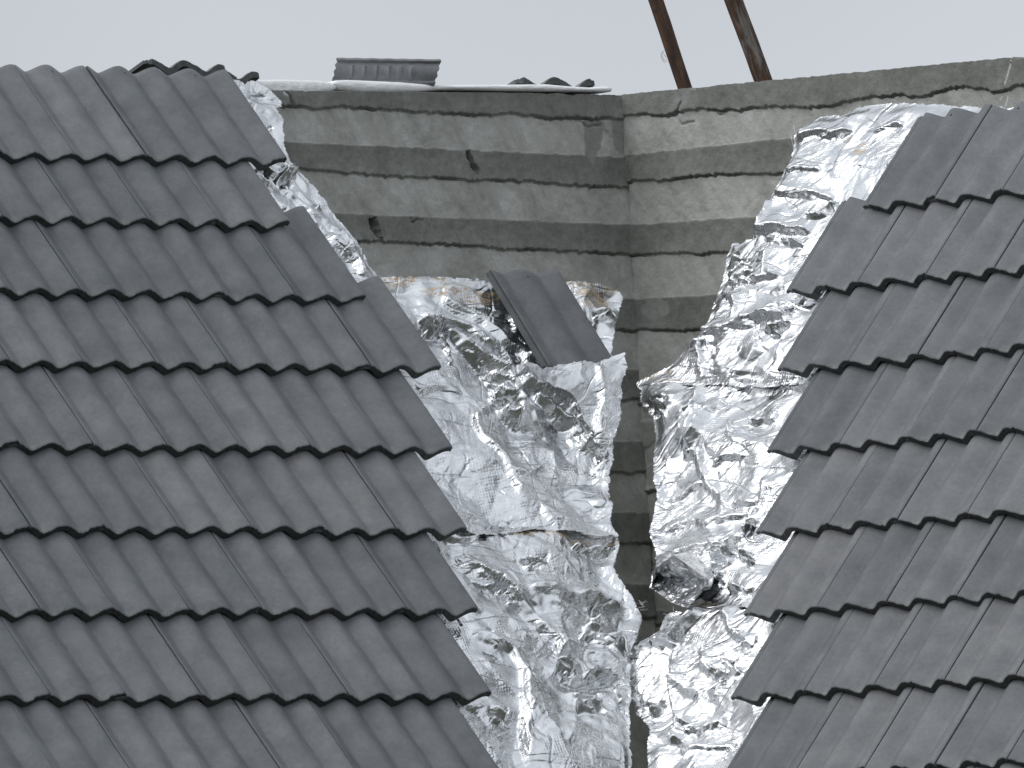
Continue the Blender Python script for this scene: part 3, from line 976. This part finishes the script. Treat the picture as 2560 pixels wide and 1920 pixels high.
# right slope
Z1 = lambda *p: zz(1560, 100, 2.212, p)
Z2 = lambda *p: zz(1560, 750, 2.212, p)
Z3 = lambda *p: zz(1500, 1200, 2.212, p)
oRA = Z1((2212, 372), (1930, 372), (1770, 362), (1620, 350), (1400, 354), (1290, 375), (1200, 425), (1090, 420), (1010, 480), (940, 530), (945, 620), (905, 690), (880, 750), (830, 850), (800, 890), (745, 980), (715, 1100), (660, 1125), (610, 1118), (572, 1190),
           (555, 1300), (535, 1360), (505, 1440), (470, 1560), (430, 1620), (360, 1690)) + Z2((290, 345), (220, 400), (250, 470), (500, 470), (800, 480), (1200, 450)) + [(2200, 700), (2400, 400), (2560, 330)]
fRA = [(Z1((945, 540), (1010, 560), (1100, 535), (1180, 540), (1290, 515)), .016, .016, .04, 1), (Z1((870, 750), (1000, 740), (1120, 760)), .010, .012, .03, 1),
       (Z1((850, 870), (1000, 880), (1190, 870)), .012, .014, .03, 1), (Z1((830, 860), (820, 960), (800, 1080)), .014, .014, .02, -1),
       (Z1((720, 1100), (820, 1080), (930, 1060), (1060, 1075)), .022, .02, .05, 1), (Z1((560, 1345), (760, 1345), (900, 1300)), .014, .016, .04, 1),
       (Z1((820, 1190), (800, 1330)), .010, .012, .02, 1), (Z1((540, 1370), (620, 1430), (620, 1560)), .014, .018, .02, 1), (Z1((740, 1390), (700, 1500), (690, 1600)), .012, .014, .02, 1),
       (Z1((420, 1640), (600, 1620), (760, 1560), (960, 1560)), .018, .022, .05, 1), (Z2((250, 280), (400, 270), (520, 240)), .012, .02, .03, 1),
       (Z2((430, 270), (430, 400), (400, 460)), .014, .02, .02, -1), (Z2((540, 260), (520, 350), (480, 460)), .012, .016, .02, 1), (Z1((1400, 540), (1500, 490), (1560, 480)), .010, .015, .03, 1)]
pRA = [(Z1((1000, 1010), (1080, 950), (1180, 900), (1150, 960), (1060, 1030)), .1, -1.1, .0), (Z1((905, 1100), (1010, 1140), (1000, 1165), (890, 1160)), .2, -1.1, .0),
       (Z1((770, 1085), (850, 1110), (880, 1160), (830, 1160)), .2, -.8, .0), (Z1((590, 1180), (640, 1190), (750, 1310), (740, 1345), (600, 1345), (575, 1260)), .25, -.55, .0),
       (Z1((1180, 560), (1290, 515), (1270, 535), (1200, 580)), .0, -.9, .0), (Z1((1090, 555), (1170, 560), (1150, 592), (1100, 585)), .1, -.7, .0), (Z1((950, 570), (1040, 575), (1000, 590)), 0, -.9, 0),
       (Z1((1450, 520), (1535, 490), (1500, 525)), .0, -.7, .0), (Z1((800, 1630), (880, 1580), (960, 1565), (940, 1610), (860, 1650)), .1, -1.0, .0),
       (Z1((800, 1305), (890, 1300), (830, 1335)), .1, -.9, 0), (Z1((940, 1090), (1010, 1060), (960, 1090)), 0, -1, 0), (Z1((780, 1410), (900, 1410), (860, 1440), (820, 1435)), 0, -.7, 0),
       (Z2((790, 200), (860, 165), (960, 130), (900, 200), (890, 230), (800, 225)), .1, -.9, 0), (Z2((740, 140), (775, 150), (770, 230), (800, 300), (750, 300)), .4, -.4, 0),
       (Z1((480, 1500), (520, 1440), (540, 1500), (470, 1610)), .5, -.4, 0), (Z2((440, 250), (540, 250), (510, 440), (420, 450)), .5, -.2, 0)]
FRA = build_foil("foil_sheet", RP, oRA, seed=4, crump=.50, folds=fRA, patches=pRA, rot=.9,
                 stains=[(1560 + 1330 / 2.212, 100 + 630 / 2.212, 14, 16), (1560 + 1265 / 2.212, 100 + 570 / 2.212, 6, 8), (1625, 940, 60, 10)], curl=.001, edge_k=.04)
tag(FRA, "tall upper silver foil sheet left of the right tiles, its top reaching the block wall", "foil sheet")

oRB = Z2((290, 340), (230, 380), (150, 430), (80, 470), (95, 510), (95, 560), (140, 620), (172, 672), (182, 760), (165, 880), (175, 1000), (188, 1080), (175, 1150), (165, 1200), (150, 1300), (188, 1400), (172, 1480), (142, 1590), (175, 1612)) \
    + Z3((330, 622), (400, 665), (490, 712), (560, 670), (600, 680), (700, 700), (850, 725), (1100, 700), (1300, 100)) + [(2150, 990), (2000, 946), (1900, 948), (1760, 945)]
fRB = [(Z2((95, 560), (250, 570), (340, 560)), .016, .04, .03, 1), (Z2((560, 560), (480, 640), (430, 760), (330, 850)), .020, .025, .03, -1), (Z2((440, 470), (420, 600), (340, 760)), .018, .02, .02, -1),
       (Z2((440, 830), (450, 960), (520, 1080), (560, 1180)), .014, .025, .02, 1), (Z2((280, 870), (240, 960), (200, 1080)), .014, .014, .02, 1),
       (Z2((200, 1110), (300, 1080), (420, 1000), (560, 900), (700, 860)), .010, .014, .04, 1), (Z2((160, 1290), (300, 1230), (450, 1220), (600, 1180), (720, 1150)), .014, .02, .06, 1),
       (Z2((250, 1430), (420, 1380), (600, 1330), (700, 1290)), .018, .03, .05, 1), (Z2((600, 680), (620, 780), (640, 830)), .008, .010, .02, 1), (Z2((690, 690), (800, 640), (840, 650)), .010, .012, .03, 1),
       (Z2((600, 1110), (700, 1110), (760, 1040)), .010, .014, .03, 1)]
pRB = [(Z2((105, 568), (230, 570), (275, 670), (180, 665), (140, 610)), .3, -1.2, -.004), (Z2((345, 640), (450, 560), (420, 720), (330, 750)), .5, -.35, 0), (Z2((540, 500), (640, 480), (560, 600), (500, 640)), .5, -.3, 0),
       (Z2((580, 660), (610, 700), (640, 800), (620, 790)), .5, -.5, 0), (Z2((680, 680), (780, 640), (740, 690)), .1, -1, 0), (Z2((330, 850), (420, 840), (400, 900), (340, 890)), .2, -.6, 0),
       (Z2((470, 1420), (560, 1340), (620, 1400), (590, 1470), (500, 1500)), .2, -1.0, 0), (Z2((620, 1390), (710, 1400), (720, 1480), (650, 1450)), -.3, -.9, 0), (Z2((480, 1500), (560, 1500), (540, 1600)), .3, -.6, 0),
       (Z2((560, 1590), (720, 1580), (690, 1630), (580, 1625)), .0, -.9, 0), (Z2((770, 1010), (800, 1040), (830, 1080), (800, 1080)), .4, -.6, 0), (Z2((455, 820), (520, 860), (540, 1080), (480, 1060), (440, 920)), .45, -.1, 0),
       (Z3((815, 205), (850, 210), (830, 320), (790, 320)), .5, -.6, 0)]
Z6 = lambda *p: zz(1540, 1300, 6.144, p)
FRB = build_foil("foil_sheet", RP, oRB, seed=5, crump=.50, folds=fRB, patches=pRB, rot=.3, off_=FO - .002, edge_k=.06,
                 stains=[(1655, 925, 42, 12), (1620, 945, 40, 8), (1735, 1460, 14, 10), (1780, 1515, 50, 8), (1690, 955, 40, 5)], curl=.010)
tag(FRB, "middle right silver foil sheet with a dark boxy folded corner hanging at its foot", "foil sheet")

def facets_part(name, parent, P, pts, tris, amp, seed, sub=14):
    V, Fc = [], []
    pos = {}
    W3 = [parent.matrix_world.inverted() @ Vector(P.hit(x, y, o_)) for x, y, o_ in pts]
    for ti, (a, b, c) in enumerate(tris):
        base = len(V)
        nrm = (W3[b] - W3[a]).cross(W3[c] - W3[a]).normalized()
        idx = {}
        for i in range(sub + 1):
            for j in range(sub + 1 - i):
                u, v = i / sub, j / sub
                w_ = 1 - u - v
                p = W3[a] * w_ + W3[b] * u + W3[c] * v
                k = min(u, v, w_) * 3
                n_ = float(facet(np.array(p.x * 45.), np.array(p.y * 70.), seed + ti)) * amp * min(1, k * 2)
                idx[i, j] = len(V)
                V.append(tuple(p + nrm * n_))
        for i in range(sub):
            for j in range(sub - i):
                Fc.append((idx[i, j], idx[i + 1, j], idx[i, j + 1]))
                if i + j < sub - 1:
                    Fc.append((idx[i + 1, j], idx[i + 1, j + 1], idx[i, j + 1]))
    o = mesh_obj(name, V, Fc, M_FOIL, parent=parent, attrs={'stain': [0] * len(V)})
    return o
cpts = [(1684, 1388, .03), (1772, 1450, .03), (1640, 1420, .02), (1641, 1444, -.09), (1746, 1452, -.10), (1694, 1497, -.085), (1720, 1521, -.035), (1752, 1484, -.055),
        (1628, 1470, -.095), (1680, 1508, -.085), (1730, 1375, -.10), (1790, 1440, -.10), (1640, 1385, -.10), (1776, 1470, -.06)]
ctris = [(0, 2, 3), (0, 3, 4), (0, 4, 1), (3, 5, 4), (5, 6, 7), (5, 7, 4), (3, 8, 9), (3, 9, 5), (9, 6, 5), (0, 10, 2), (10, 12, 2), (0, 1, 10), (1, 11, 10), (2, 12, 8), (2, 8, 3), (1, 13, 11), (1, 4, 7), (1, 7, 13)]
facets_part("folded_corner", FRB, RP, cpts, ctris, .009, 3, 18)

oRC = Z3((1200, 680), (600, 672), (560, 690), (480, 735), (400, 762), (372, 775), (340, 850), (260, 890), (190, 925), (162, 985), (152, 1080), (160, 1190), (205, 1285), (270, 1370), (282, 1400), (272, 1450), (278, 1593), (280, 1700), (1100, 1700), (1100, 1100))
fRC = [(Z3((180, 935), (300, 890), (420, 880), (520, 800), (620, 720)), .022, .04, .04, 1), (Z3((425, 930), (430, 1100), (410, 1250), (405, 1500)), .022, .018, .05, 1),
       (Z3((160, 1190), (250, 1250), (360, 1250)), -.014, .03, .03, 1), (Z3((590, 930), (600, 1040), (660, 1090)), .012, .015, .03, 1), (Z3((700, 1000), (780, 1060), (800, 1090)), .012, .012, .03, -1),
       (Z3((700, 720), (760, 860), (880, 950)), .014, .018, .03, 1), (Z3((420, 1360), (560, 1380), (700, 1330)), .014, .02, .04, 1), (Z3((420, 1500), (560, 1490), (740, 1450)), .010, .014, .04, 1)]
pRC = [(Z3((180, 940), (300, 900), (430, 950), (420, 1100), (400, 1230), (240, 1250), (180, 1150)), .32, -.12, 0), (Z3((230, 1270), (360, 1245), (330, 1290), (300, 1330)), .3, -1.0, 0), (Z3((580, 930), (600, 1020), (670, 1070), (640, 1080), (590, 1010)), .5, -.5, 0),
       (Z3((620, 1070), (700, 1060), (730, 1130), (690, 1150), (620, 1110)), .2, -.7, 0), (Z3((730, 850), (780, 870), (880, 950), (820, 930)), .4, -.6, 0), (Z3((430, 1330), (520, 1340), (540, 1385), (440, 1380)), .2, -.6, 0),
       (Z3((700, 1010), (790, 1055), (780, 1070)), 0, -1, 0), (Z3((820, 1230), (900, 1210), (880, 1250)), 0, -1, 0)]
FRC = build_foil("foil_sheet", RP, oRC, seed=7, crump=.50, folds=fRC, patches=pRC, rot=1.3, off_=FO - .018, stains=[(1770, 1520, 60, 12), (1745, 1535, 20, 8)], curl=.010)
tag(FRC, "lower right silver foil sheet with a grey folded left margin above the valley gap", "foil sheet")

# frayed threads along the torn edges (parts of their sheets)
def strand_mesh(parent, name, P, paths, rad, mat, off_=FO + .01):
    V, Fc = [], []
    for pts in paths:
        p3 = [Vector(P.hit(x, y, off_ + dz)) for x, y, dz in pts]
        inv = parent.matrix_world.inverted()
        p3 = [inv @ p for p in p3]
        n = len(p3)
        for i, p in enumerate(p3):
            b = len(V)
            tg = (p3[min(i + 1, n - 1)] - p3[max(i - 1, 0)]).normalized()
            a = tg.cross(Vector((0, 0, 1)))
            a = a.normalized() if a.length > 1e-6 else Vector((1, 0, 0))
            c = tg.cross(a)
            r = rad * (1 - .6 * i / n)
            for k in range(5):
                an = k * 2 * math.pi / 5
                V.append(p + a * (r * math.cos(an)) + c * (r * math.sin(an)))
            if i:
                for k in range(5):
                    Fc.append((b - 5 + k, b - 5 + (k + 1) % 5, b + (k + 1) % 5, b + k))
    return mesh_obj(name, [tuple(v) for v in V], Fc, mat, parent=parent)

def frays(x, y, n, ang, ln, seed):
    r = random.Random(seed); res = []
    for i in range(n):
        a = ang + r.uniform(-.7, .7); l = ln * r.uniform(.4, 1)
        x0, y0 = x + r.uniform(-14, 14), y + r.uniform(-14, 14)
        pts, ca = [], a
        for k in range(6):
            pts.append((x0, y0, .004 * k))
            x0 += math.cos(ca) * l / 5; y0 += math.sin(ca) * l / 5
            ca += r.uniform(-.5, .5)
        res.append(pts)
    return res
m_th, t_th, b_th = mat_new("scrim_thread")
t_th.links.new(ramp(t_th, noise(t_th, nd(t_th, "ShaderNodeTexCoord").outputs['Object'], 80), [(.3, (.45, .46, .45)), (.7, (.75, .76, .74))]), b_th.inputs['Base Color'])
strand_mesh(FC, "frayed_threads", LP, frays(1590, 1515, 9, .3, 26, 1) + frays(1592, 1540, 6, 1.2, 20, 2), .0009, m_th)
strand_mesh(FRA, "frayed_threads", RP, [[(1990, 338, 0), (1986, 325, .01), (1984, 312, .01)], [(1978, 340, 0), (1980, 352, 0), (1984, 368, 0)], [(1992, 336, 0), (2004, 322, .01), (2012, 315, .01)]], .0009, m_th)
strand_mesh(FRC, "frayed_threads", RP, [[(1700, 1545, 0), (1680, 1540, .01), (1658, 1534, .01)], [(1690, 1548, 0), (1684, 1530, 0), (1683, 1515, .01)]] + frays(1690, 1545, 6, 3.3, 26, 5), .0010, m_th)

# ---------------------------------------------------------------- loose tiles
LT = tile_mesh(101, loose=True)
LT.materials.clear(); LT.materials.append(make_tile_material(.86, "loose_tile_concrete"))
pr_ = LP.st(1399, 672, -.022)
o = place_tile(LP, pr_[0] - .006, pr_[1] + TLEN, -.022, "loose grey roof tile lying on the foil against the block wall", None, LT, tilt=0.0, rz=0.012)
def placed(px, py, P0, extra_depth, rot3, me, label, name="roof_tile", cat="roof tile", group=None):
    """a loose piece whose local origin sits on the ray through (px,py), a given distance behind plane P0"""
    rr = ray(px, py)
    d0 = ((P0.O - CAM) @ P0.n) / (rr @ P0.n)
    pos = CAM + rr * (d0 + extra_depth)
    o = bpy.data.objects.new(name, me)
    COL.objects.link(o)
    mm = rot3.copy()
    mm.translation = Vector(pos)
    o.matrix_world = mm
    tag(o, label, cat, group)
    return o

# tiles on the far side of the ridge, seen at their head ends: x axis across the picture, body running away from the camera
def away(yaw, pitch, roll=0.0):
    ux = Vector((math.cos(yaw), math.sin(yaw), 0)); yy = Vector((-math.sin(yaw), math.cos(yaw), 0))
    m = Matrix.Identity(4)
    yv = yy * math.cos(pitch) + Vector((0, 0, math.sin(pitch)))
    zv = ux.cross(yv)
    for i in range(3):
        m[i][0], m[i][1], m[i][2] = ux[i], yv[i], zv[i]
    return m @ Matrix.Rotation(roll, 4, 'Y')
TB = tile_mesh(55); 
placed(557, 160, LP, .10, away(.70, -.34, .07), TB, "broken grey tile on the ridge, crossing above the end of the top left row")
placed(641, 178, LP, .16, away(.70, -.40, .10), TM[2], "toothed grey tile half hidden beyond the ridge, next to the white membrane")
placed(1480, 196, WLp, .02, away(.66, -.30, .02), TM[3], "lone grey tile resting beyond the wall top near the corner, seen end on")
# tile stood on its side on the membrane, its ribbed underside towards the camera
def ribbed_tile():
    V, Fc = [], []
    L, H = .325, .42
    nx, nz = 40, 12
    def surf(zo, flip):
        b = len(V)
        for i in range(nx + 1):
            for j in range(nz + 1):
                u, v = i / nx, j / nz
                x = -L / 2 + L * u + (.022 * v if u > .9 else .006 * v) - (.012 * (1 - v) if u < .05 else 0)
                x += .003 * math.sin(v * 23) * (1 if u in (0, 1) else 0)
                zz_ = v * .085
                rib = 0
                if zo < 0:
                    for k in range(6):
                        c = .15 + k * .122
                        rib += .010 * math.exp(-((u - c) / .012) ** 2) * (1 if .2 < v < .75 else 0)
                    rib += .012 * (v > .88) + .006 * (v < .12)
                V.append((x, zo - .020 * math.sin(v * 3.0) - rib, zz_ + .0006 * math.sin(u * 40)))
        for i in range(nx):
            for j in range(nz):
                a = b + i * (nz + 1) + j
                q = (a, a + nz + 1, a + nz + 2, a + 1)
                Fc.append(q if not flip else q[::-1])
        return b
    a = surf(-.001, False); c = surf(.020, True)
    rim = [i * (nz + 1) for i in range(nx + 1)] + [nx * (nz + 1) + j for j in range(1, nz + 1)] + [i * (nz + 1) + nz for i in range(nx - 1, -1, -1)] + [j for j in range(nz - 1, 0, -1)]
    for k in range(len(rim)):
        p, q = rim[k], rim[(k + 1) % len(rim)]
        Fc.append((a + p, c + p, c + q, a + q))
    return V, Fc
V, Fc = ribbed_tile()
me = mesh_obj("tmp", V, Fc, M_RAW, smooth=False)
rt = placed(962, 212, WLp, .09, Matrix.Rotation(.10, 4, 'Z') @ Matrix.Rotation(-.045, 4, 'Y').inverted() @ Matrix.Rotation(-.1, 4, 'X'), me.data, "weathered grey ridge tile on its side on the membrane, ribbed face showing", name="ridge_tile", cat="ridge tile")
bpy.data.objects.remove(me)

# ---------------------------------------------------------------- white membranes along the wall top
def membrane(name, P, top, bot, depth, seed, label, bulge=.018):
    n = 120; k = 18
    xs0, xs1 = top[0][0], top[-1][0]
    tx, ty = zip(*top); bx, by = zip(*bot)
    V = []
    for i in range(n + 1):
        x = xs0 + (xs1 - xs0) * i / n
        yt = np.interp(x, tx, ty); yb = np.interp(x, bx, by)
        A = P.hit(x, yt, .01); B = P.hit(x, yb, .012)
        mid = (A + B) / 2; half = (A - B) / 2
        for j in range(k):
            an = 2 * math.pi * j / k
            c, s = math.cos(an), math.sin(an)
            e = 1 + .03 * vnoise(np.array(i * .11), np.array(j * .9), seed)
            r = bulge * (.7 + .12 * vnoise(np.array(i * .15), np.array(3.0), seed + 1))
            dz = r if c > 0 else depth
            p = mid + half * s * (e if s < 0 else 1) + P.n * (c * dz) 
            V.append(tuple(p))
    Fc = []
    for i in range(n):
        for j in range(k):
            a, b = i * k + j, i * k + (j + 1) % k
            Fc.append((a, b, b + k, a + k))
    Fc.append(tuple(range(k))[::-1]); Fc.append(tuple(n * k + j for j in range(k)))
    o = mesh_obj(name, V, Fc, M_MEM)
    tag(o, label, "membrane")
    return o
membrane("roof_membrane", WLp, [(628, 205), (650, 200), (700, 199), (760, 201), (800, 202), (834, 208)],
         [(628, 222), (660, 238), (696, 249), (740, 243), (790, 238), (834, 226)], .12, 2, "white membrane piece on the ridge between the foil strip and the long membrane roll")
membrane("roof_membrane", WLp, [(828, 207), (838, 201), (870, 200), (915, 202), (1000, 206), (1060, 211), (1100, 213), (1250, 212), (1365, 211), (1420, 216), (1470, 219), (1515, 216), (1524, 219)],
         [(828, 215), (840, 225), (900, 231), (970, 232), (1040, 230), (1100, 225), (1150, 225), (1300, 228), (1420, 229), (1524, 230)], .14, 4,
         "long thin white membrane roll lying along the top of the left block wall")

# ---------------------------------------------------------------- wooden poles
def pole(px0, py0, px1, py1, d0, rad0, rad1, mat, label, seed):
    r0, r1 = ray(px0, py0), ray(px1, py1)
    D = np.linalg.norm(corner - CAM) + d0
    a, b = Vector(CAM + r0 * D), Vector(CAM + r1 * D)
    dirv = (b - a)
    a2 = a - dirv * 1.1; b2 = b + dirv * .6
    L = (b2 - a2).length
    n, k = 90, 22
    V = []
    for i in range(n + 1):
        z = L * i / n
        r = rad0 + (rad1 - rad0) * i / n
        cx_ = .004 * math.sin(z * 3.1 + seed) + .002 * math.sin(z * 11 + seed)
        cy_ = .003 * math.cos(z * 2.7 + seed)
        for j in range(k):
            an = 2 * math.pi * j / k
            rr = r * (1 + .035 * float(vnoise(np.array(j * .7 + 20), np.array(z * 9), seed)) + .02 * float(vnoise(np.array(j * 2.1), np.array(z * 30), seed + 1)))
            V.append((cx_ + rr * math.cos(an), cy_ + rr * math.sin(an), z))
    Fc = [(i * k + j, i * k + (j + 1) % k, (i + 1) * k + (j + 1) % k, (i + 1) * k + j) for i in range(n) for j in range(k)]
    Fc.append(tuple(range(k))[::-1]); Fc.append(tuple(n * k + j for j in range(k)))
    q = (b2 - a2).to_track_quat('Z', 'Y')
    mm = q.to_matrix().to_4x4(); mm.translation = a2
    o = mesh_obj("wooden_pole", V, Fc, mat, mm)
    tag(o, label, "pole", None)
    return o, a, b
PW = Plane(corner + f_ * .42, M[0], M[1], -M[2])
p1, a, b = pole(1712, 218, 1641, 0, .42, .0236, .0250, make_wood_material(False, "reddish_wood"), "reddish brown wooden pole leaning left, nearer the wall corner, with hair like shreds", 1)
strand_mesh(p1, "bark_shreds", PW, frays(1663, 135, 12, 1.4, 26, 8), .0006, make_wood_material(False, "bark"), 0)
p2, a, b = pole(1905, 198, 1832, 0, .42, .0300, .0305, make_wood_material(True, "grey_bark_wood"), "grey barked wooden pole leaning left behind the rising right wall", 5)
